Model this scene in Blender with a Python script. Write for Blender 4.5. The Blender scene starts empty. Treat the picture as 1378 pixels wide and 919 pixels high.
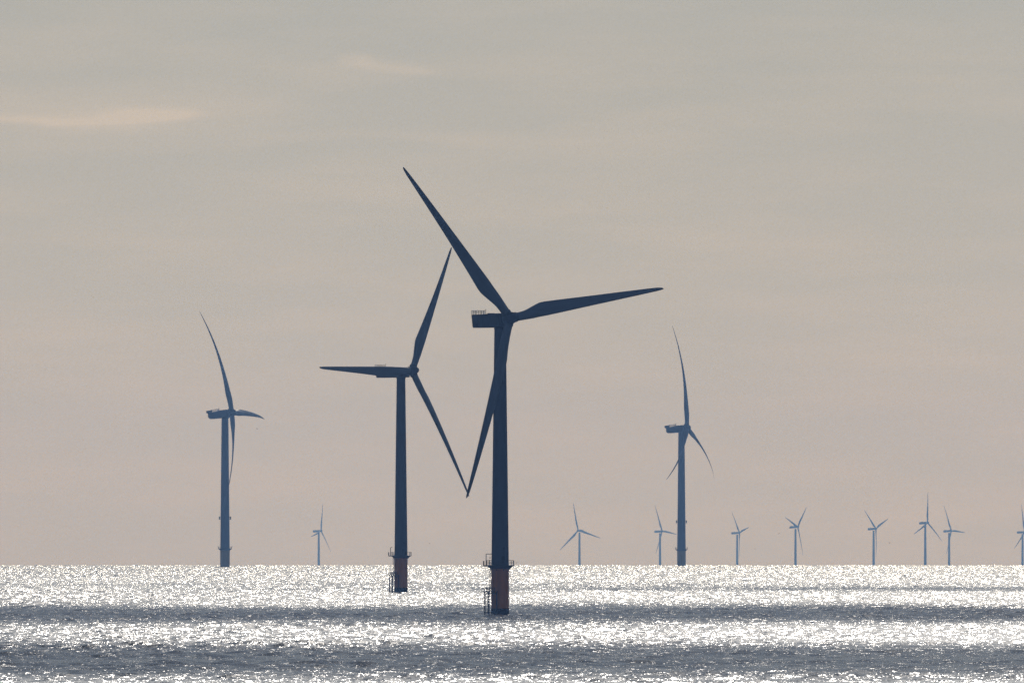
import bpy, math, random
import numpy as np
from mathutils import Matrix, Vector, noise

# ------------------------------------------------------------------ camera
F = 29700.0            # focal length in photograph pixels (1378 wide)
HC = 28.5              # camera height above the sea, m
RE = 7.4e6             # earth radius with refraction, m: the sea is a curved sheet
PITCH = 0.00739
R = math.radians
scene = bpy.context.scene
col = scene.collection

cam_d = bpy.data.cameras.new('camera')
cam_d.sensor_width = 36.0
cam_d.lens = F / 1378 * 36.0
cam_d.clip_start = 1.0
cam_d.clip_end = 400000.0
cam = bpy.data.objects.new('camera', cam_d)
cam.location = (0, 0, HC)
cam.rotation_euler = (math.pi / 2 + PITCH, 0, 0)
col.objects.link(cam)
scene.camera = cam

# ------------------------------------------------------------------ light
SUN_EL, SUN_AZ = R(28.8), R(2.0)       # ahead of the camera, a touch to the right
SUN_DIR = Vector((math.sin(SUN_AZ) * math.cos(SUN_EL), math.cos(SUN_AZ) * math.cos(SUN_EL), math.sin(SUN_EL)))
sun_d = bpy.data.lights.new('sun', 'SUN')
sun_d.energy = 2.0
sun_d.angle = R(0.53)
sun_d.color = (1.0, 0.96, 0.93)
sun = bpy.data.objects.new('sun', sun_d)
sun.rotation_euler = SUN_DIR.to_track_quat('Z', 'Y').to_euler()
sun.location = (0, 0, 500)
col.objects.link(sun)

world = bpy.data.worlds.new('World')
scene.world = world
world.use_nodes = True
wt = world.node_tree
wt.nodes.clear()


def mk(t, typ, **kw):
    n = t.nodes.new(typ)
    for k, v in kw.items():
        setattr(n, k, v)
    return n


def math_n(t, op, a, b=None, c=None):
    n = t.nodes.new('ShaderNodeMath')
    n.operation = op
    for i, v in enumerate((a, b, c)):
        if v is None:
            continue
        if isinstance(v, (int, float)):
            n.inputs[i].default_value = v
        else:
            t.links.new(v, n.inputs[i])
    return n.outputs[0]


sky = mk(wt, 'ShaderNodeTexSky', sky_type='NISHITA')
sky.sun_disc = False
sky.sun_elevation = SUN_EL
sky.sun_rotation = SUN_AZ
sky.altitude = 0.0
sky.air_density = 1.0
sky.dust_density = 0.3
sky.ozone_density = 1.0
tint = mk(wt, 'ShaderNodeMix', data_type='RGBA', blend_type='MULTIPLY')
tint.inputs['Factor'].default_value = 1.0
tint.inputs['B'].default_value = (0.485, 0.535, 0.642, 1)
hs = mk(wt, 'ShaderNodeHueSaturation')            # hazy air: paler than a clear sky
hs.inputs['Saturation'].default_value = 0.62
wt.links.new(sky.outputs[0], hs.inputs['Color'])
wt.links.new(hs.outputs[0], tint.inputs['A'])
# thin high cloud, laid out by direction (azimuth, elevation in milliradian-like units)
tc = mk(wt, 'ShaderNodeTexCoord')
sep = mk(wt, 'ShaderNodeSeparateXYZ')
wt.links.new(tc.outputs['Generated'], sep.inputs[0])
fy = math_n(wt, 'MAXIMUM', sep.outputs['Y'], 0.02)
az = math_n(wt, 'MULTIPLY', math_n(wt, 'DIVIDE', sep.outputs['X'], fy), 29.7)
el = math_n(wt, 'MULTIPLY', math_n(wt, 'DIVIDE', sep.outputs['Z'], fy), 29.7)
cmb = mk(wt, 'ShaderNodeCombineXYZ')
wt.links.new(math_n(wt, 'MULTIPLY', az, 2.6), cmb.inputs[0])
wt.links.new(math_n(wt, 'MULTIPLY', el, 16.0), cmb.inputs[1])
nz = mk(wt, 'ShaderNodeTexNoise')
nz.inputs['Scale'].default_value = 1.0
nz.inputs['Detail'].default_value = 4.0
nz.inputs['Roughness'].default_value = 0.55
wt.links.new(cmb.outputs[0], nz.inputs['Vector'])
nzf = nz.outputs[0]
wob = math_n(wt, 'MULTIPLY', math_n(wt, 'SUBTRACT', nzf, 0.5), 0.035)


def streak(a0, wa, e0, we, amp, slope=0.0):
    da = math_n(wt, 'DIVIDE', math_n(wt, 'SUBTRACT', az, a0), wa)
    ee = math_n(wt, 'ADD', math_n(wt, 'SUBTRACT', el, e0), wob)
    ee = math_n(wt, 'SUBTRACT', ee, math_n(wt, 'MULTIPLY', math_n(wt, 'SUBTRACT', az, a0), slope))
    de = math_n(wt, 'DIVIDE', ee, we)
    q = math_n(wt, 'ADD', math_n(wt, 'POWER', math_n(wt, 'ABSOLUTE', da), 4.0), math_n(wt, 'MULTIPLY', de, de))
    g = math_n(wt, 'EXPONENT', math_n(wt, 'MULTIPLY', q, -1.0))
    return math_n(wt, 'MULTIPLY', g, amp)


def pxa(x):
    return (x - 689.0) / 1000.0


def pxe(y):
    return (PITCH * F + 459.5 - y) / 1000.0


ST = [streak(pxa(70), 0.20, pxe(160), 0.006, 0.55, 0.02),
      streak(pxa(200), 0.065, pxe(153), 0.007, 0.65),
      streak(pxa(110), 0.28, pxe(146), 0.030, 0.34),
      streak(pxa(480), 0.20, pxe(185), 0.008, 0.16),
      streak(pxa(535), 0.055, pxe(90), 0.006, 0.38, -0.10),
      streak(pxa(478), 0.025, pxe(80), 0.006, 0.35),
      streak(pxa(1290), 0.12, pxe(75), 0.03, 0.16)]
tot = ST[0]
for s_ in ST[1:]:
    tot = math_n(wt, 'ADD', tot, s_)
veil = math_n(wt, 'MULTIPLY', math_n(wt, 'SUBTRACT', nzf, 0.42), 1.1)
veil = math_n(wt, 'MAXIMUM', veil, 0.0)
tot = math_n(wt, 'ADD', tot, veil)
tot = math_n(wt, 'MINIMUM', tot, 1.0)
cl = mk(wt, 'ShaderNodeMix', data_type='RGBA', blend_type='MULTIPLY')
wt.links.new(tot, cl.inputs['Factor'])
wt.links.new(tint.outputs['Result'], cl.inputs['A'])
cl.inputs['B'].default_value = (1.28, 1.16, 1.08, 1)
bg = mk(wt, 'ShaderNodeBackground')
bg.inputs['Strength'].default_value = 0.05
wt.links.new(cl.outputs['Result'], bg.inputs['Color'])
wo = mk(wt, 'ShaderNodeOutputWorld')
wt.links.new(bg.outputs[0], wo.inputs['Surface'])

scene.view_settings.view_transform = 'Standard'
scene.view_settings.look = 'None'
scene.view_settings.gamma = 1.0
scene.view_settings.exposure = 0.0
scene.view_settings.use_curve_mapping = False
scene.render.engine = 'CYCLES'
scene.cycles.max_bounces = 4
scene.cycles.volume_bounces = 0
scene.cycles.use_denoising = True
scene.cycles.denoising_prefilter = 'NONE'
scene.cycles.denoising_input_passes = 'RGB_ALBEDO_NORMAL'


# ------------------------------------------------------------------ materials
def principled(name, color, rough=0.5, metallic=0.0, var=0.15, scale=0.6, stretch=(1, 1, 0.15)):
    m = bpy.data.materials.new(name)
    m.use_nodes = True
    t = m.node_tree
    b = t.nodes['Principled BSDF']
    b.inputs['Roughness'].default_value = rough
    b.inputs['Specular IOR Level'].default_value = 0.25
    b.inputs['Metallic'].default_value = metallic
    tc = mk(t, 'ShaderNodeTexCoord')
    mp = mk(t, 'ShaderNodeMapping')
    mp.inputs['Scale'].default_value = stretch
    t.links.new(tc.outputs['Object'], mp.inputs[0])
    n = mk(t, 'ShaderNodeTexNoise')
    n.inputs['Scale'].default_value = scale
    n.inputs['Detail'].default_value = 5.0
    t.links.new(mp.outputs[0], n.inputs['Vector'])
    r = mk(t, 'ShaderNodeValToRGB')
    r.color_ramp.elements[0].position = 0.3
    r.color_ramp.elements[1].position = 0.7
    r.color_ramp.elements[0].color = tuple(c * (1 - var) for c in color) + (1,)
    r.color_ramp.elements[1].color = tuple(min(1, c * (1 + var)) for c in color) + (1,)
    t.links.new(n.outputs[0], r.inputs[0])
    t.links.new(r.outputs[0], b.inputs['Base Color'])
    return m


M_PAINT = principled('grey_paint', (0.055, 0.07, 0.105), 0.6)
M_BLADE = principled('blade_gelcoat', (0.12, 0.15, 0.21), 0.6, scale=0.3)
M_YELLOW = principled('yellow_paint', (0.64, 0.20, 0.015), 0.5, var=0.3)
M_PALEYEL = principled('faded_yellow_paint', (0.42, 0.30, 0.08), 0.5, var=0.25)
M_STEEL = principled('galvanised_steel', (0.06, 0.065, 0.07), 0.5, var=0.2)
M_DARK = principled('dark_fitting', (0.03, 0.032, 0.035), 0.6)
M_GROWTH = principled('marine_growth', (0.012, 0.012, 0.008), 0.8, var=0.4, scale=2.0, stretch=(1, 1, 1))
M_BIRD = principled('gull_feathers', (0.30, 0.30, 0.30), 0.7, scale=8.0)


def sea_material():
    m = bpy.data.materials.new('sea_water')
    m.use_nodes = True
    t = m.node_tree
    b = t.nodes['Principled BSDF']
    b.inputs['Base Color'].default_value = (0.055, 0.062, 0.032, 1)
    b.inputs['IOR'].default_value = 1.333
    b.inputs['Roughness'].default_value = 0.20
    tc = mk(t, 'ShaderNodeTexCoord')
    geo = mk(t, 'ShaderNodeNewGeometry')
    acc = geo.outputs['Normal']
    # short wind ripples: slopes added straight to the normal (fine at any viewing angle)
    for scale, sc3, amp, det in ((1.0, (0.17, 0.13, 1.0), 0.34, 1.0), (1.0, (0.66, 0.48, 1.0), 0.92, 3.0), (1.0, (2.4, 1.9, 1.0), 0.92, 2.0)):
        mp = mk(t, 'ShaderNodeMapping')
        mp.inputs['Scale'].default_value = sc3
        t.links.new(tc.outputs['Object'], mp.inputs[0])
        n = mk(t, 'ShaderNodeTexNoise')
        n.noise_dimensions = '3D'
        n.inputs['Scale'].default_value = scale
        n.inputs['Detail'].default_value = det
        n.inputs['Roughness'].default_value = 0.6
        t.links.new(mp.outputs[0], n.inputs['Vector'])
        sub = mk(t, 'ShaderNodeVectorMath', operation='SUBTRACT')
        sub.inputs[1].default_value = (0.5, 0.5, 0.5)
        t.links.new(n.outputs['Color'], sub.inputs[0])
        mul = mk(t, 'ShaderNodeVectorMath', operation='MULTIPLY')
        mul.inputs[1].default_value = (amp, amp, 0.0)
        t.links.new(sub.outputs[0], mul.inputs[0])
        add = mk(t, 'ShaderNodeVectorMath', operation='ADD')
        t.links.new(acc, add.inputs[0])
        t.links.new(mul.outputs[0], add.inputs[1])
        acc = add.outputs[0]
    nn = mk(t, 'ShaderNodeVectorMath', operation='NORMALIZE')
    t.links.new(acc, nn.inputs[0])
    t.links.new(nn.outputs[0], b.inputs['Normal'])
    return m


def cloud_material():
    m = principled('cloud_vapour', (0.82, 0.82, 0.83), 1.0, var=0.05, scale=0.004, stretch=(1, 1, 1))
    t = m.node_tree
    b = t.nodes['Principled BSDF']
    at = mk(t, 'ShaderNodeAttribute')
    at.attribute_name = 'cover'                 # 1 in the middle of the cloud, 0 at its rim
    tc = mk(t, 'ShaderNodeTexCoord')
    mp = mk(t, 'ShaderNodeMapping')
    mp.inputs['Scale'].default_value = (1 / 32.0, 1 / 70.0, 0)
    t.links.new(tc.outputs['Object'], mp.inputs[0])
    n = mk(t, 'ShaderNodeTexNoise')
    n.inputs['Scale'].default_value = 1.0
    n.inputs['Detail'].default_value = 6.0
    n.inputs['Roughness'].default_value = 0.7
    t.links.new(mp.outputs[0], n.inputs['Vector'])
    q = math_n(t, 'ADD', math_n(t, 'MULTIPLY', at.outputs['Fac'], 1.40), math_n(t, 'MULTIPLY', math_n(t, 'SUBTRACT', n.outputs[0], 0.54), 3.2))
    q = math_n(t, 'MINIMUM', math_n(t, 'MAXIMUM', q, 0.0), 1.0)
    q = math_n(t, 'MULTIPLY', q, 0.77)            # two walls of the shell: little sun gets through
    t.links.new(q, b.inputs['Alpha'])
    return m


# ------------------------------------------------------------------ mesh helpers
def link(name, me, mat=None, parent=None):
    o = bpy.data.objects.new(name, me)
    col.objects.link(o)
    if mat and me and not me.materials:
        me.materials.append(mat)
    if parent:
        o.parent = parent
    return o


class MB:
    def __init__(s):
        s.v, s.f, s.sm = [], [], []

    def add(s, vs, fs, smooth=False):
        b = len(s.v)
        s.v += [tuple(v) for v in vs]
        s.f += [tuple(i + b for i in f) for f in fs]
        s.sm += [smooth] * len(fs)

    def box(s, c, size, m=None):
        x, y, z = (d / 2 for d in size)
        vs = [Vector((sx * x, sy * y, sz * z)) for sz in (-1, 1) for sy in (-1, 1) for sx in (-1, 1)]
        if m:
            vs = [m @ v for v in vs]
        c = Vector(c)
        s.add([c + v for v in vs], [(0, 2, 3, 1), (4, 5, 7, 6), (0, 1, 5, 4), (2, 6, 7, 3), (0, 4, 6, 2), (1, 3, 7, 5)])

    def tube(s, p, q, r0, r1=None, n=8, caps=True):
        p, q = Vector(p), Vector(q)
        r1 = r0 if r1 is None else r1
        d = (q - p).normalized()
        a = d.orthogonal().normalized()
        b = d.cross(a)
        vs = []
        for c, r in ((p, r0), (q, r1)):
            for i in range(n):
                t = 2 * math.pi * i / n
                vs.append(c + a * (r * math.cos(t)) + b * (r * math.sin(t)))
        s.add(vs, [(i, (i + 1) % n, n + (i + 1) % n, n + i) for i in range(n)], True)
        if caps:
            s.add(vs[:n], [tuple(range(n))[::-1]])
            s.add(vs[n:], [tuple(range(n))])

    def lathe(s, prof, n=32, axis=None, smooth=True):
        """prof: (radius, height) along +Z, or along a matrix's Z"""
        vs = []
        for r, h in prof:
            for i in range(n):
                t = 2 * math.pi * i / n
                v = Vector((r * math.cos(t), r * math.sin(t), h))
                vs.append(axis @ v if axis else v)
        fs = []
        for k in range(len(prof) - 1):
            for i in range(n):
                j = (i + 1) % n
                fs.append((k * n + i, k * n + j, (k + 1) * n + j, (k + 1) * n + i))
        s.add(vs, fs, smooth)
        s.add(vs[:n], [tuple(range(n))[::-1]])
        s.add(vs[-n:], [tuple(range(n))])

    def mesh(s, name, mat):
        me = bpy.data.meshes.new(name)
        me.from_pydata(s.v, [], s.f)
        me.polygons.foreach_set('use_smooth', s.sm)
        me.materials.append(mat)
        me.update()
        return me

    def build(s, name, mat, parent=None):
        return link(name, s.mesh(name, mat), None, parent)


def zsea(x, y):
    return -(x * x + y * y) / (2 * RE)


# ------------------------------------------------------------------ sea
def build_sea():
    rng = np.random.default_rng(7)
    fa = np.radians(np.linspace(-2.0, 2.0, 300))
    st = np.cumsum(np.geomspace(0.05, 40, 26))
    st = 2.0 + st * (178.0 / st[-1])
    ca = np.radians(st)
    az = np.concatenate((-ca[::-1][1:], fa, ca))          # one seam behind the camera
    rad = np.concatenate((np.geomspace(2, 3290, 26), np.arange(3300, 8500, 3.4), np.arange(8500, 21500, 6.4), np.geomspace(21508, 47000, 24)))
    na, nr = len(az), len(rad)
    A, D = np.meshgrid(az, rad)
    X, Y = D * np.sin(A), D * np.cos(A)
    Z = -(D * D) / (2 * RE)
    w = np.clip((2.05 - np.abs(np.degrees(A))) / 0.1, 0, 1) * np.clip((D - 3290) / 40, 0, 1) * np.clip((21520 - D) / 200, 0, 1)
    h = np.zeros_like(X)
    wind = R(97)                                          # direction the sea runs to, from +X
    for lam in np.geomspace(3.4, 23.0, 56):
        lam = lam * rng.uniform(0.96, 1.04)
        th = wind + rng.normal(0, 0.75)
        k = 2 * math.pi / lam
        amp = 0.0060 * lam ** 0.85 * math.exp(-(lam / 18.5) ** 4)
        ph = rng.uniform(0, 6.28)
        h += amp * np.cos(k * (math.cos(th) * X + math.sin(th) * Y) + ph)
    sig = h.std()
    gust = np.zeros_like(X)
    for _ in range(7):
        th = rng.uniform(0, 3.14)
        k = 2 * math.pi / rng.uniform(150, 900)
        gust += np.cos(k * (math.cos(th) * X + math.sin(th) * Y) + rng.uniform(0, 6.28))
    h = 3.4 * sig * np.tanh(h / (3.4 * sig))
    h = (h + 0.22 * (h * h / sig - sig)) * (1 + 0.10 * gust)
    Z = Z + h * w * (1 + 0.7 * np.clip((D - 7500) / 6000, 0, 1))
    co = np.empty((nr * na, 3), np.float32)
    co[:, 0], co[:, 1], co[:, 2] = X.ravel(), Y.ravel(), Z.ravel()
    # the ring closes behind the camera
    j = np.arange(na)
    j2 = (j + 1) % na
    i = np.arange(nr - 1)[:, None] * na
    quads = np.stack((i + j, i + j2, i + na + j2, i + na + j), -1).reshape(-1, 4)
    quads = quads[:, ::-1]                                 # upward normals
    nf = len(quads)
    me = bpy.data.meshes.new('sea')
    me.vertices.add(len(co))
    me.vertices.foreach_set('co', co.ravel())
    me.loops.add(nf * 4)
    me.loops.foreach_set('vertex_index', quads.ravel().astype(np.int32))
    me.polygons.add(nf)
    me.polygons.foreach_set('loop_start', np.arange(0, nf * 4, 4, dtype=np.int32))
    me.polygons.foreach_set('loop_total', np.full(nf, 4, np.int32))
    me.polygons.foreach_set('use_smooth', np.ones(nf, bool))
    me.update(calc_edges=True)
    o = link('sea', me, sea_material())
    o['kind'] = 'structure'
    print('sea', len(co), 'verts; wave sigma', sig)


build_sea()

# ------------------------------------------------------------------ turbine parts
SPEC_SMALL = dict(R=54.7, hub_r=1.75, cone=R(2.5), bend=1.6, pitch=R(4),
                  chord=[(1.4, 2.45), (3.5, 2.42), (5.5, 2.65), (8.5, 3.45), (11.5, 4.15), (13, 4.2), (20, 3.6), (30, 2.75), (40, 2.0), (48, 1.4), (52.5, 1.0), (54.2, 0.62), (54.7, 0.15)])
SPEC_BIG = dict(R=85.0, hub_r=2.6, cone=R(8.0), bend=14.0, pitch=R(9),
                chord=[(2.0, 3.5), (5.0, 3.5), (8.0, 3.9), (12, 4.8), (16, 5.4), (20, 5.3), (30, 4.35), (45, 3.15), (60, 2.1), (74, 1.3), (81.5, 0.7), (84.4, 0.35), (85, 0.1)])


def blade_mesh(name, sp, nsec=44, nper=24):
    """span along +Z, leading edge towards +X (sense of rotation), upwind is -Y"""
    rs = [c[0] for c in sp['chord']]
    cs = [c[1] for c in sp['chord']]
    Rr = sp['R']
    r_list = np.concatenate((np.linspace(rs[0], Rr * 0.3, nsec // 2, endpoint=False), np.linspace(Rr * 0.3, Rr * 0.96, nsec // 2), [Rr * 0.975, Rr * 0.987, Rr * 0.995, Rr]))
    root = cs[0]
    vs = []
    for r in r_list:
        c = float(np.interp(r, rs, cs))
        u = min(1.0, max(0.0, (r - Rr * 0.06) / (Rr * 0.16)))     # circle -> aerofoil
        u = u * u * (3 - 2 * u)
        tc = (1 - u) * 1.0 + u * float(np.interp(r / Rr, [0.2, 0.35, 0.6, 1], [0.42, 0.28, 0.20, 0.15]))
        thick = c * tc if u > 0 else root
        thick = min(thick, root)
        le = (1 - u) * c * 0.5 + u * c * 0.30
        tw = R(float(np.interp(r / Rr, [0.1, 0.2, 0.35, 0.6, 1.0], [15, 13, 8, 3, -0.5]))) + sp['pitch']
        off = math.sin(sp['cone']) * r - sp['bend'] * (r / Rr) ** 2.2   # towards upwind
        for k in range(nper):
            t = 2 * math.pi * k / nper
            xx = 0.5 * (1 + math.cos(t))                         # 1 = leading edge
            circ_y = 0.5 * math.sin(t)
            s = 1 - xx                                           # 0 at leading edge
            foil = 2.6 * (0.2969 * math.sqrt(max(s, 0)) - 0.1260 * s - 0.3516 * s * s + 0.2843 * s ** 3 - 0.1015 * s ** 4) * 1.92
            foil_y = math.copysign(min(0.5, foil), math.sin(t)) if abs(math.sin(t)) > 1e-6 else 0.0
            y = ((1 - u) * circ_y + u * foil_y) * thick
            x = le - s * c
            cx, sy = math.cos(tw), math.sin(tw)
            X = x * cx + y * sy
            Y = -x * sy + y * cx
            vs.append((X, Y - off, r * math.cos(sp['cone'])))
    n = len(r_list)
    fs = []
    for i in range(n - 1):
        for k in range(nper):
            k2 = (k + 1) % nper
            fs.append((i * nper + k, i * nper + k2, (i + 1) * nper + k2, (i + 1) * nper + k))
    b = MB()
    b.add(vs, fs, True)
    b.add(vs[:nper], [tuple(range(nper))[::-1]])
    b.add(vs[-nper:], [tuple(range(nper))])
    return b.mesh(name, M_BLADE)


ME_BLADE_S = blade_mesh('blade_small', SPEC_SMALL)
ME_BLADE_B = blade_mesh('blade_big', SPEC_BIG)
ME_BLADE_FAR = blade_mesh('blade_far', SPEC_SMALL, 20, 10)


def hub_mesh(sp, big):
    """rotor axis: +Z is upwind"""
    b = MB()
    if big:
        prof = [(2.3, -2.6), (2.75, -2.2), (2.85, 0.0), (2.75, 1.2), (2.3, 2.2), (1.5, 2.95), (0.7, 3.25), (0.15, 3.32)]
    else:
        prof = [(1.35, -1.9), (1.72, -1.6), (1.78, -0.2), (1.72, 0.8), (1.45, 1.7), (1.05, 2.5), (0.7, 2.95), (0.3, 3.18), (0.08, 3.22)]
    b.lathe(prof, 32)
    return b.mesh('hub_big' if big else 'hub_small', M_PAINT)


ME_HUB_S, ME_HUB_B = hub_mesh(SPEC_SMALL, False), hub_mesh(SPEC_BIG, True)


def collar_mesh(big):
    b = MB()
    r = 1.9 if big else 1.26
    z0, z1 = (2.2, 3.4) if big else (1.45, 2.15)
    b.lathe([(r, z0), (r + 0.16, z0 + 0.05), (r + 0.16, z1 - 0.05), (r, z1)], 24)
    return b.mesh('collar', M_PAINT)


ME_COL_S, ME_COL_B = collar_mesh(False), collar_mesh(True)


def hexa(b, x0, x1, sect):
    """skin through (y, halfwidth, zbottom, ztop) rectangles with chamfered corners"""
    vs, n = [], 8
    for y, hw, zb, zt, *sl in sect:
        ch = 0.2
        for x, z in ((-hw + ch, zb), (hw - ch, zb), (hw, zb + ch), (hw, zt - ch), (hw - ch, zt), (-hw + ch, zt), (-hw, zt - ch), (-hw, zb + ch)):
            vs.append((x, y - (sl[0] * (zt - z) if sl else 0.0), z))
    fs = []
    for k in range(len(sect) - 1):
        for i in range(n):
            j = (i + 1) % n
            fs.append((k * n + i, (k + 1) * n + i, (k + 1) * n + j, k * n + j))
    b.add(vs, fs)
    b.add(vs[:n], [tuple(range(n))])
    b.add(vs[-n:], [tuple(range(n))[::-1]])


def rail_rect(b, x0, x1, y0, y1, z, h, n=4, r=0.035):
    pts = [(x0, y0), (x1, y0), (x1, y1), (x0, y1), (x0, y0)]
    for (ax, ay), (bx, by) in zip(pts, pts[1:]):
        for zz in (z + h, z + h * 0.55):
            b.tube((ax, ay, zz), (bx, by, zz), r, n=6)
        for i in range(n):
            t = i / n
            b.tube((ax + (bx - ax) * t, ay + (by - ay) * t, z), (ax + (bx - ax) * t, ay + (by - ay) * t, z + h), r, n=6)


def ring_rail(b, rad, z, h, n, r, a0=0.0, a1=2 * math.pi):
    pts = [(rad * math.cos(a0 + (a1 - a0) * i / n), rad * math.sin(a0 + (a1 - a0) * i / n)) for i in range(n + 1)]
    for p, q in zip(pts, pts[1:]):
        for zz in (z + h, z + h * 0.52):
            b.tube((*p, zz), (*q, zz), r, n=6)
    for p in pts:
        b.tube((*p, z), (*p, z + h), r, n=6)


def rotor(root, hubpos, psi, tilt, th0, me_hub, me_blade, me_col):
    a = Vector((math.sin(psi) * math.cos(tilt), -math.cos(psi) * math.cos(tilt), math.sin(tilt)))
    r = Vector((math.cos(psi), math.sin(psi), 0))
    u = -(r.cross(a))
    if u.z < 0:
        u = -u
    hub = link('hub', me_hub, None, root)
    y = a.cross(r)
    hub.matrix_local = Matrix.Translation(hubpos) @ Matrix((r, y, a)).transposed().to_4x4()
    for k in range(3):
        t = th0 + k * 2 * math.pi / 3
        er = u * math.cos(t) + r * math.sin(t)
        et = -u * math.sin(t) + r * math.cos(t)
        m = Matrix.Translation(hubpos) @ Matrix((et, -a, er)).transposed().to_4x4()
        b = link('blade', me_blade, None, root)
        b.matrix_local = m
        if me_col:
            c = link('blade_collar', me_col, None, b)
    return a


def thing(name, label, cat, loc, group=None):
    o = bpy.data.objects.new(name, None)
    o.empty_display_size = 5
    o.location = loc
    col.objects.link(o)
    o['label'] = label
    o['category'] = cat
    if group:
        o['group'] = group
    return o


def place(px, d):
    x = (px - 689.0) / F * d
    y = math.sqrt(d * d - x * x)
    return x, y


def hub_height(py, d):
    return HC + d * (PITCH + (459.5 - py) / F) + d * d / (2 * RE)


def tower_mesh(r0, r1, z0, z1, mat, name, seams=3, n=40):
    b = MB()
    prof = []
    N = 18
    for i in range(N + 1):
        t = i / N
        prof.append((r0 + (r1 - r0) * t, z0 + (z1 - z0) * t))
    b.lathe(prof, n)
    return b.mesh(name, mat)


def near_turbine(px, d, hub_px, hub_py, psi, th0, tilt, label, detail_davit):
    x, y = place(px, d)
    root = thing('wind_turbine', label, 'wind turbine', (x, y, zsea(x, y)), 'wind turbines standing in the sea')
    HH = hub_height(hub_py, d)
    ov = (hub_px - px) / (F / d) / math.sin(psi)
    DECK = 14.1
    TR = 2.46
    # foundation
    b = MB()
    b.lathe([(TR + 0.05, 1.9), (TR + 0.05, DECK - 0.55)], 40)
    tp = b.build('transition_piece', M_YELLOW, root)
    b = MB()
    b.lathe([(TR + 0.10, DECK - 1.2), (TR + 0.10, DECK - 1.05)], 40)
    b.build('flange_ring', M_YELLOW, tp)
    b = MB()
    b.lathe([(TR + 0.07, -8.0), (TR + 0.07, 0.9), (TR + 0.10, 1.5), (TR + 0.06, 1.92)], 40)
    b.build('weed_covered_base', M_GROWTH, root)
    # deck
    b = MB()
    b.lathe([(TR + 0.052, DECK - 1.0), (TR + 0.45, DECK - 0.75), (3.85, DECK - 0.17), (4.0, DECK - 0.16), (4.0, DECK), (TR - 0.3, DECK + 0.002)], 32, smooth=False)
    pl = b.build('platform', M_STEEL, root)
    b = MB()
    ring_rail(b, 3.88, DECK, 1.3, 20, 0.075)
    b.build('railing', M_STEEL, pl)
    b = MB()                                      # laydown area to the left, with solid kick panels
    b.box((-4.15, -0.5, DECK - 0.18), (1.1, 3.0, 0.34))
    b.build('laydown_deck', M_STEEL, pl)
    for yy in (-1.9, -0.4, 0.9):
        b = MB()
        b.box((-4.62, yy, DECK + 0.60), (0.34, 0.75, 1.25))
        b.build('guard_panel', M_STEEL, pl)
    for k in range(8):
        t = 2 * math.pi * (k + 0.5) / 8
        b = MB()
        b.tube((TR * math.cos(t), TR * math.sin(t), DECK - 1.5), (3.7 * math.cos(t), 3.7 * math.sin(t), DECK - 0.25), 0.09)
        b.build('bracket', M_STEEL, pl)
    # tower
    tw = link('tower', tower_mesh(TR, 1.62, DECK - 0.02, HH - 1.95, M_PAINT, 'tower'), None, root)
    for zz in (DECK + 0.3, DECK + 22, DECK + 44):
        t = (zz - DECK) / (HH - 1.95 - DECK)
        rr = TR + (1.62 - TR) * t
        b = MB()
        b.lathe([(rr + 0.03, zz - 0.10), (rr + 0.03, zz + 0.10)], 40)
        b.build('flange', M_PAINT, tw)
    dx, dy = math.sin(R(20)), -math.cos(R(20))
    mrot = Matrix.Rotation(R(20), 3, 'Z')
    b = MB()
    b.box((dx * (TR - 0.02), dy * (TR - 0.02), DECK + 1.45), (0.95, 0.22, 2.1), mrot)
    dr = b.build('door', M_DARK, tw)
    b = MB()
    b.box((dx * (TR + 0.35), dy * (TR + 0.35), DECK + 0.35), (1.5, 0.9, 0.10), mrot)
    for k in range(3):
        b.box((dx * TR - 0.95 - 0.3 * k, dy * (TR + 0.35), DECK + 0.28 - 0.09 * k), (0.3, 0.8, 0.06))
    b.build('door_step', M_STEEL, tw)
    b = MB()
    b.box((dx * (TR + 0.10) + 0.15, dy * (TR + 0.10), DECK + 4.7), (0.55, 0.35, 0.55), mrot)
    b.tube((dx * TR + 0.15, dy * TR, DECK + 4.35), (dx * (TR + 0.4) + 0.15, dy * (TR + 0.4), DECK + 4.35), 0.05)
    b.build('deck_lamp', M_DARK, tw)
    # davit
    dav = MB()
    if detail_davit:
        dav.tube((-3.95, -0.6, DECK), (-3.95, -0.6, DECK + 3.2), 0.11)
        dav.tube((-3.95, -0.6, DECK + 3.15), (-1.9, -0.6, DECK + 3.15), 0.09)
        dav.tube((-3.0, -0.6, DECK), (-3.0, -0.6, DECK + 1.5), 0.06)
        dav.box((-2.85, -0.6, DECK + 2.05), (0.25, 0.25, 0.35))
        dav.tube((-2.85, -0.6, DECK + 2.2), (-2.85, -0.6, DECK + 3.1), 0.02)
    else:
        dav.tube((-3.9, -0.5, DECK), (-3.9, -0.5, DECK + 3.0), 0.12)
        dav.tube((-3.9, -0.5, DECK + 2.95), (-3.3, -0.5, DECK + 3.15), 0.09)
        dav.tube((-3.3, -0.5, DECK + 3.15), (-3.3, -0.5, DECK + 2.8), 0.03)
    dav.build('davit_crane', M_STEEL, root)
    # boat landing, left and a little towards the viewer
    phi = R(38)
    e = Vector((-math.cos(phi), -math.sin(phi), 0))
    tg = Vector((-math.sin(phi), math.cos(phi), 0))
    land = bpy.data.objects.new('boat_landing', None)
    col.objects.link(land)
    land.parent = root
    LZ = 6.6
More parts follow.
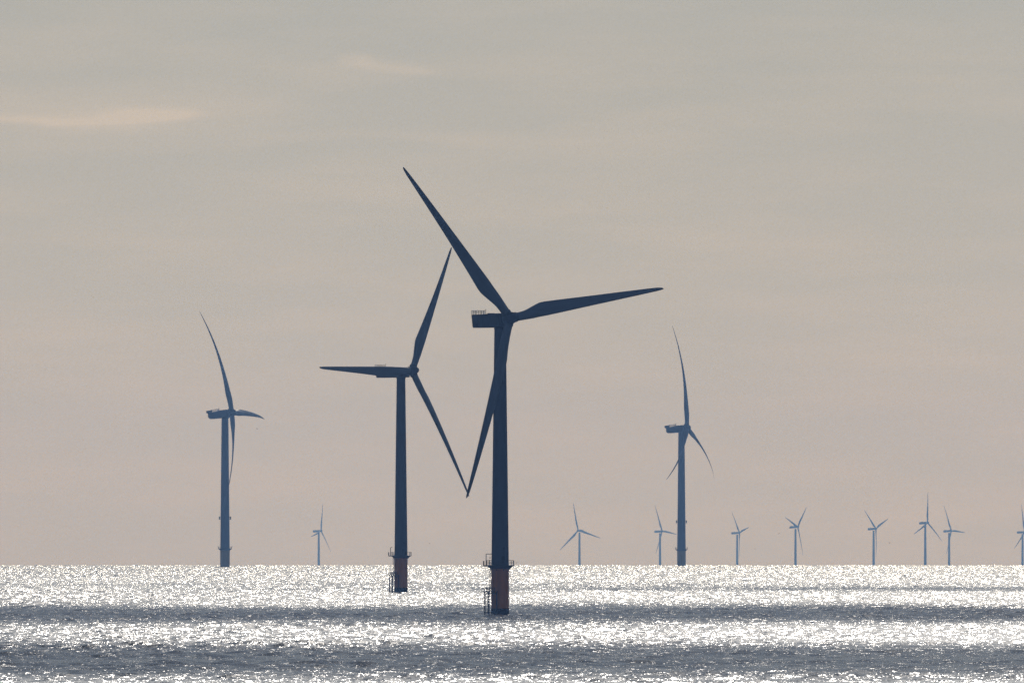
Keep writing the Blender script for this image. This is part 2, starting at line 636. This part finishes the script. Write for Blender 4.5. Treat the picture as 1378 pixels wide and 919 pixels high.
    for sgn in (-1, 1):
        b = MB()
        p = e * 4.75 + tg * (0.9 * sgn)
        b.tube(p + Vector((0, 0, -3)), p + Vector((0, 0, LZ)), 0.20 if sgn > 0 else 0.24, n=14)
        fo = b.build('fender', M_DARK, land)
        for zz in (0.75, 6.1):
            b = MB()
            b.tube(e * 2.3 + tg * (0.9 * sgn) + Vector((0, 0, zz)), p + Vector((0, 0, zz)), 0.15, n=10)
            b.build('strut', M_STEEL, land)
    b = MB()
    for sgn in (-1, 1):
        p = e * 4.35 + tg * (0.24 * sgn)
        b.tube(p + Vector((0, 0, -2)), p + Vector((0, 0, LZ + 1.1)), 0.05, n=6)
    for k in range(28):
        zz = -1.8 + 0.3 * k
        b.tube(e * 4.35 - tg * 0.24 + Vector((0, 0, zz)), e * 4.35 + tg * 0.24 + Vector((0, 0, zz)), 0.025, n=5)
    b.build('ladder', M_STEEL, land)
    b = MB()
    rot = Matrix((e, tg, Vector((0, 0, 1)))).transposed()
    b.box(e * 3.85 + Vector((0, 0, LZ)), (2.3, 2.3, 0.3), rot)
    rp = b.build('rest_platform', M_STEEL, land)
    b = MB()
    cs = [e * 2.75 - tg * 1.1, e * 4.95 - tg * 1.1, e * 4.95 + tg * 1.1, e * 2.75 + tg * 1.1]
    for p, q in zip(cs, cs[1:]):
        for zz in (LZ + 1.15, LZ + 0.6):
            b.tube(p + Vector((0, 0, zz)), q + Vector((0, 0, zz)), 0.08, n=6)
        for t in (0, 0.5, 1):
            c = p.lerp(q, t)
            b.tube(c + Vector((0, 0, LZ)), c + Vector((0, 0, LZ + 1.15)), 0.09, n=6)
    b.build('railing', M_STEEL, rp)
    b = MB()
    for sgn in (-1, 1):
        p = e * 3.1 + tg * (0.28 * sgn) + tg * 0.6
        b.tube(p + Vector((0, 0, LZ)), p + Vector((0, 0, DECK + 0.9)), 0.07, n=6)
    for k in range(25):
        zz = LZ + 0.3 * (k + 1)
        b.tube(e * 3.1 + tg * 0.32 + Vector((0, 0, zz)), e * 3.1 + tg * 0.88 + Vector((0, 0, zz)), 0.025, n=5)
    b.build('upper_ladder', M_STEEL, root)
    b = MB()                                      # cable tube on the face of the foundation
    q = Vector((math.cos(R(250)), math.sin(R(250)), 0)) * (TR + 0.35)
    b.tube(q + Vector((0, 0, -4)), q + Vector((0, 0, 6.2)), 0.17, n=12)
    b.tube(q + Vector((0, 0, 6.1)), q * 0.82 + Vector((0, 0, 6.9)), 0.17, n=12)
    b.build('cable_tube', M_STEEL, root)
    # nacelle: local -Y is upwind, +Y the tail
    hubpos = Vector((ov * math.sin(psi), -ov * math.cos(psi), HH))
    NM = Matrix.Translation(Vector((0, 0, HH))) @ Matrix.Rotation(psi, 4, 'Z')
    b = MB()
    hexa(b, 0, 0, [(-ov + 2.5, 1.55, -2.1, 1.0), (-ov + 2.75, 1.9, -2.5, 1.4), (1.5, 1.95, -2.6, 1.35), (11.2, 1.9, -2.65, 0.95, 0.17)])
    nac = b.build('nacelle', M_PAINT, root)
    nac.matrix_local = NM
    b = MB()
    b.lathe([(1.25, 0.0), (1.3, 0.1), (1.3, 1.25), (1.25, 1.3)], 28, Matrix.Translation((0, -ov + 2.75, -0.3)) @ Matrix.Rotation(R(90), 4, 'X'))
    b.build('main_bearing_neck', M_DARK, nac)
    b = MB()
    b.lathe([(1.72, -3.1), (1.72, -2.5)], 28)
    b.build('yaw_ring', M_DARK, nac)
    b = MB()
    b.box((0, 10.35, 1.06), (3.3, 2.7, 0.12))
    hp = b.build('hoist_platform', M_STEEL, nac)
    b = MB()
    rail_rect(b, -1.58, 1.58, 9.05, 11.6, 1.1, 1.12, 4, 0.055)
    b.build('roof_railing', M_STEEL, hp)
    b = MB()
    b.tube((1.2, 8.6, 0.9), (1.2, 8.6, 2.6), 0.04, n=6)
    b.tube((0.95, 8.6, 2.5), (1.45, 8.6, 2.5), 0.05, n=6)
    b.build('wind_mast', M_STEEL, nac)
    for yy in (3.0, 6.0, 8.2):
        zt = 1.35 - 0.4 * (yy - 1.5) / 9.7
        b = MB()
        b.box((0, yy, zt + 0.02), (3.2, 0.14, 0.10))
        b.build('roof_seam', M_PAINT, nac)
        b = MB()
        b.box((-1.93, yy, -0.7), (0.10, 0.12, 3.4))
        b.build('side_seam', M_PAINT, nac)
    b = MB()
    b.box((0, 4.5, 1.33), (1.2, 1.6, 0.3))
    b.build('roof_hatch', M_PAINT, nac)
    rotor(root, hubpos, psi, tilt, th0, ME_HUB_S, ME_BLADE_S, ME_COL_S)
    return root


near_turbine(673.0, 6226, 686.0, 428.3, R(36), R(-39), R(6),
             'largest and nearest wind turbine, dark blue tower on orange base with railed platform', True)
near_turbine(539.6, 8319, 554.5, 498.8, R(50), R(31), R(6),
             'second largest wind turbine, one blade pointing level left, standing left of the nearest one', False)


def big_turbine(px, d, hub_px, hub_py, psi, th0, tilt, label):
    x, y = place(px, d)
    root = thing('wind_turbine', label, 'wind turbine', (x, y, zsea(x, y)), 'wind turbines standing in the sea')
    HH = hub_height(hub_py, d)
    ov = (hub_px - px) / (F / d) / math.sin(psi)
    DECK, TR = 14.2, 3.45
    b = MB()
    b.lathe([(TR + 0.06, -8.0), (TR + 0.06, DECK - 0.6)], 40)
    b.build('transition_piece', M_PALEYEL, root)
    b = MB()
    b.lathe([(TR + 0.062, DECK - 1.5), (TR + 1.2, DECK - 0.5), (TR + 1.45, DECK - 0.3), (TR + 1.45, DECK), (TR - 0.3, DECK + 0.002)], 36, smooth=False)
    pl = b.build('platform', M_STEEL, root)
    b = MB()
    ring_rail(b, TR + 1.42, DECK, 1.3, 20, 0.06)
    b.build('railing', M_STEEL, pl)
    for t in (R(0), R(90), R(180), R(270)):
        b = MB()
        c, s = math.cos(t), math.sin(t)
        b.tube(((TR + 0.9) * c, (TR + 0.9) * s, DECK - 0.6), ((TR + 1.5) * c, (TR + 1.5) * s, DECK + 0.5), 0.3, 0.22)
        b.tube(((TR + 1.5) * c, (TR + 1.5) * s, DECK + 0.4), ((TR + 1.75) * c, (TR + 1.75) * s, DECK + 2.2), 0.16, 0.08)
        b.build('curved_bracket', M_STEEL, pl)
    ttop = HH - 3.3
    tw = link('tower', tower_mesh(TR, 2.5, DECK - 0.02, ttop, M_PAINT, 'tower'), None, root)
    CZ = 36.4
    rr = TR + (2.5 - TR) * (CZ - DECK) / (ttop - DECK)
    for k in range(4):
        t = R(90 * k)
        b = MB()
        b.box(((rr + 0.75) * math.cos(t), (rr + 0.75) * math.sin(t), CZ), (0.95, 1.0, 2.3), Matrix.Rotation(t, 3, 'Z'))
        b.tube(((rr - 0.1) * math.cos(t), (rr - 0.1) * math.sin(t), CZ + 0.7), ((rr + 0.4) * math.cos(t), (rr + 0.4) * math.sin(t), CZ + 0.7), 0.14)
        b.tube(((rr - 0.1) * math.cos(t), (rr - 0.1) * math.sin(t), CZ - 0.7), ((rr + 0.4) * math.cos(t), (rr + 0.4) * math.sin(t), CZ - 0.7), 0.14)
        b.build('lamp_housing', M_DARK, tw)
    for zz in (DECK + 30, DECK + 62):
        t = (zz - DECK) / (ttop - DECK)
        r2 = TR + (2.5 - TR) * t
        b = MB()
        b.lathe([(r2 + 0.04, zz - 0.12), (r2 + 0.04, zz + 0.12)], 40)
        b.build('flange', M_PAINT, tw)
    hubpos = Vector((ov * math.sin(psi), -ov * math.cos(psi), HH))
    NM = Matrix.Translation(Vector((0, 0, HH - ov * math.tan(tilt)))) @ Matrix.Rotation(psi, 4, 'Z') @ Matrix.Rotation(-tilt, 4, 'X')
    b = MB()
    hexa(b, 0, 0, [(-ov + 2.2, 2.4, -2.6, 2.4), (-ov + 2.6, 2.9, -2.9, 2.8), (2.0, 3.0, -2.9, 2.9), (9.5, 3.0, -2.5, 2.35), (11.2, 2.9, -2.3, 2.2), (12.2, 2.8, -1.3, 2.0)])
    nac = b.build('nacelle', M_PAINT, root)
    nac.matrix_local = NM
    b = MB()
    b.box((0, 11.9, 3.0), (5.4, 2.6, 1.9))
    b.box((0, 11.6, 2.1), (4.0, 1.6, 0.5))
    b.build('cooler', M_DARK, nac)
    b = MB()
    rail_rect(b, -2.6, 2.6, 4.8, 9.8, 2.45, 1.7, 5, 0.07)
    b.build('roof_railing', M_STEEL, nac)
    b = MB()
    b.tube((0, 4.2, 2.5), (0, 4.2, 5.2), 0.10, n=6)
    b.tube((0, 3.9, 4.2), (0, 4.5, 4.2), 0.12, n=6)
    b.build('wind_mast', M_STEEL, nac)
    b = MB()
    b.lathe([(2.7, -3.7), (2.7, -2.8)], 32)
    b.build('yaw_ring', M_DARK, nac)
    rotor(root, hubpos, psi, tilt, th0, ME_HUB_B, ME_BLADE_B, ME_COL_B)
    return root


big_turbine(302.8, 16140, 312.0, 555.3, R(73), R(-27), R(8),
            'leftmost wind turbine, slim curved blades, one pointing right and one up')
big_turbine(917.0, 17900, 924.3, 575.8, R(74), R(0), R(7),
            'tall hazy blue turbine right of centre, one blade up and two hanging down')


def far_turbine(d, hub_px, hub_py, psi, th0, label, proto={}):
    tilt = R(5)
    ov = 4.7
    px = hub_px - ov * math.sin(psi) * F / d
    x, y = place(px, d)
    root = thing('wind_turbine', label, 'wind turbine', (x, y, zsea(x, y)), 'wind turbines on the horizon')
    HH = hub_height(hub_py, d)
    if not proto:
        proto['tower'] = tower_mesh(2.5, 1.7, 19.0, 96.0, M_PAINT, 'far_tower', n=20)
        b = MB()
        b.lathe([(2.75, -8), (2.75, 18.4)], 20)
        proto['tp'] = b.mesh('far_transition', M_PALEYEL)
        b = MB()
        b.lathe([(2.76, 17.6), (4.2, 18.6), (4.2, 19.0), (2.0, 19.02)], 20)
        proto['deck'] = b.mesh('far_platform', M_STEEL)
        b = MB()
        hexa(b, 0, 0, [(-ov + 2.4, 1.6, -1.7, 1.5), (-ov + 2.8, 1.95, -2.1, 1.9), (10.5, 1.95, -1.9, 1.9), (11.6, 1.8, -1.4, 1.8)])
        proto['nacelle'] = b.mesh('far_nacelle', M_PAINT)
        b = MB()
        rail_rect(b, -1.6, 1.6, 6.0, 10.6, 1.9, 1.1, 4, 0.05)
        proto['rail'] = b.mesh('far_railing', M_STEEL)
    link('tower', proto['tower'], None, root)
    link('transition_piece', proto['tp'], None, root)
    link('platform', proto['deck'], None, root)
    n = link('nacelle', proto['nacelle'], None, root)
    n.matrix_local = Matrix.Translation(Vector((0, 0, HH - ov * math.tan(tilt)))) @ Matrix.Rotation(psi, 4, 'Z') @ Matrix.Rotation(-tilt, 4, 'X')
    link('roof_railing', proto['rail'], None, n)
    rotor(root, Vector((ov * math.sin(psi), -ov * math.cos(psi), HH)), psi, tilt, th0, ME_HUB_S, ME_BLADE_FAR, None)


for d, hx, hy, psi, th, lab in (
        (42400, 432, 714, 67, 18, 'tiny pale turbine alone on the horizon, between the leftmost and second largest turbines'),
        (42250, 778, 713.5, -33, -14, 'tiny pale turbine with nacelle pointing right, just right of the nearest turbine'),
        (42550, 891, 714.5, 59, -23, 'tiny pale turbine close beside the left of the tall hazy blue tower'),
        (43200, 995, 716.5, 69, -41, 'tiny pale turbine, first one right of the tall hazy blue turbine'),
        (40700, 1073.5, 708.5, 63, 49, 'tiny pale turbine, second one right of the tall hazy blue turbine'),
        (41450, 1178.5, 711, 61, -50, 'tiny pale Y-shaped turbine on the horizon, fourth from the right edge'),
        (39050, 1248, 703, 57, 8, 'tallest of the tiny far turbines, one blade straight up, left one of a close pair'),
        (42400, 1280, 714, 61, -26, 'shorter right hand turbine of the close pair near the right edge'),
        (42900, 1378.5, 715.5, 57, -6, 'tiny pale turbine half cut off by the right edge of the photo')):
    far_turbine(d, hx, hy, R(psi), R(th), lab)

# ------------------------------------------------------------------ gulls, specks in the sky
def gull_mesh(name, flap):
    b = MB()
    b.lathe([(0.01, -0.30), (0.05, -0.22), (0.075, -0.05), (0.07, 0.08), (0.045, 0.18), (0.05, 0.22), (0.035, 0.27), (0.008, 0.33)], 10, Matrix.Rotation(R(90), 4, 'Y'))
    b.add([(-0.24, -0.03, 0), (-0.24, 0.03, 0), (-0.42, 0.08, 0.01), (-0.42, -0.08, 0.01), (-0.26, 0, 0.03)], [(0, 1, 2, 3), (0, 3, 4), (4, 2, 1), (4, 3, 2)])
    for s in (-1, 1):
        vs, fs = [], []
        for t, ch, z in ((0.0, 0.20, 0.03), (0.28, 0.19, 0.03 + 0.16 * flap), (0.5, 0.14, 0.03 + 0.15 * flap), (0.70, 0.03, 0.03 + 0.02 * flap)):
            xo = 0.06 - 0.18 * max(0, t - 0.25)
            vs += [(xo + ch / 2, s * t, z), (xo - ch / 2, s * t, z), (xo, s * t, z + 0.03)]
        for k in range(3):
            for i in range(3):
                j = (i + 1) % 3
                fs.append((k * 3 + i, k * 3 + j, (k + 1) * 3 + j, (k + 1) * 3 + i))
        b.add(vs, fs)
    return b.mesh(name, M_BIRD)


G1, G2 = gull_mesh('gull_up', 1.0), gull_mesh('gull_down', -0.7)
for px, py, d, yaw, me, lab in (
        (346, 577, 9000, 40, G1, 'tiny gull speck below the right blade of the leftmost turbine'),
        (578, 731, 8200, 200, G2, 'tiny gull speck low in the sky right of the second largest tower'),
        (695, 757, 6100, 70, G1, 'tiny gull beside the right of the nearest turbine platform'),
        (1016, 738, 9400, 15, G2, 'lower left gull of two specks between the first two far right turbines'),
        (1048, 718, 9400, 120, G1, 'upper right gull of two specks between the first two far right turbines'),
        (1197, 730, 9000, 160, G2, 'tiny gull speck just right of the fourth far turbine from the right edge')):
    x, y = place(px, d)
    g = link('gull', me)
    g.location = (x, y, HC + d * (PITCH + (459.5 - py) / F))
    g.rotation_euler = (R(random.Random(px).uniform(-25, 25)), 0, R(yaw))
    g['label'] = lab
    g['category'] = 'bird'
    g['group'] = 'gulls over the sea'

# ------------------------------------------------------------------ clouds whose shadows darken bands of the sea
M_CLOUD = cloud_material()


def cloud(g0, g1, half, cx=0.0, alt=1300.0, seed=1, fill=1.0):
    """a flat fair-weather cloud roll shading the sea from range g0 to g1"""
    rnd = random.Random(seed)
    k = 1.0 / math.tan(SUN_EL)
    gm = (g0 + g1) / 2
    c = Vector((cx, gm, zsea(0, gm))) + Vector((SUN_DIR.x, SUN_DIR.y, SUN_DIR.z)) * ((alt - zsea(0, gm)) / SUN_DIR.z)
    dep = (g1 - g0) / 2
    thick = min(70.0, dep * 0.16)
    nx, ny = 190, 28
    top, bot, dens = [], [], []
    off = rnd.uniform(0, 500)
    for j in range(ny + 1):
        for i in range(nx + 1):
            u, v = 2 * i / nx - 1, 2 * j / ny - 1
            xx = u * half
            edge = 0.97 + 0.30 * noise.fractal((xx / 110 + off, math.copysign(3.0, v) + off, 0.3), 0.7, 2.1, 5)
            yy = v * dep * edge
            sh = max(0.0, (1 - v * v)) ** 0.5 * max(0.0, 1 - u ** 8) ** 0.5
            lump = 1 + 0.5 * noise.fractal((xx / 120 + off, yy / 90, 0.0), 0.8, 2.1, 4)
            dens.append(fill * min(1.0, (1 - abs(v)) * 1.25) * max(0.0, 1 - u ** 6))
            top.append((xx, yy, thick * sh * lump))
            bot.append((xx, yy, -0.35 * thick * sh - 0.01))
    n1 = (nx + 1) * (ny + 1)
    fs = []
    for j in range(ny):
        for i in range(nx):
            a = j * (nx + 1) + i
            fs.append((a, a + 1, a + nx + 2, a + nx + 1))
            fs.append((n1 + a, n1 + a + nx + 1, n1 + a + nx + 2, n1 + a + 1))
    b = MB()
    b.add(top + bot, fs, True)
    o = b.build('cloud', M_CLOUD)
    dn = o.data.attributes.new('cover', 'FLOAT', 'POINT')
    dn.data.foreach_set('value', dens + dens)
    o.location = c
    o['kind'] = 'structure'
    return o


cloud(3500, 5040, 1500, seed=3)
cloud(5330, 7350, 1500, seed=8)
cloud(8200, 9500, 1500, cx=1340, seed=12, fill=0.75)
cloud(9300, 9900, 1500, cx=-200, seed=17, fill=0.30)

# ------------------------------------------------------------------ haze
hz = MB()
hz.box((0, 0, (-151.0 + 232.0) / 2), (96000, 96000, 232.0 + 151.0))
hm = bpy.data.materials.new('haze_air')
hm.use_nodes = True
ht = hm.node_tree
ht.nodes.clear()
pv = mk(ht, 'ShaderNodeVolumePrincipled')
pv.inputs['Color'].default_value = (0.27, 0.51, 1.0, 1)
pv.inputs['Absorption Color'].default_value = (1, 1, 1, 1)
pv.inputs['Density'].default_value = 2.9e-5
pv.inputs['Anisotropy'].default_value = 0.35
ho = mk(ht, 'ShaderNodeOutputMaterial')
ht.links.new(pv.outputs[0], ho.inputs['Volume'])
hazeo = hz.build('haze', hm)
hazeo['kind'] = 'stuff'
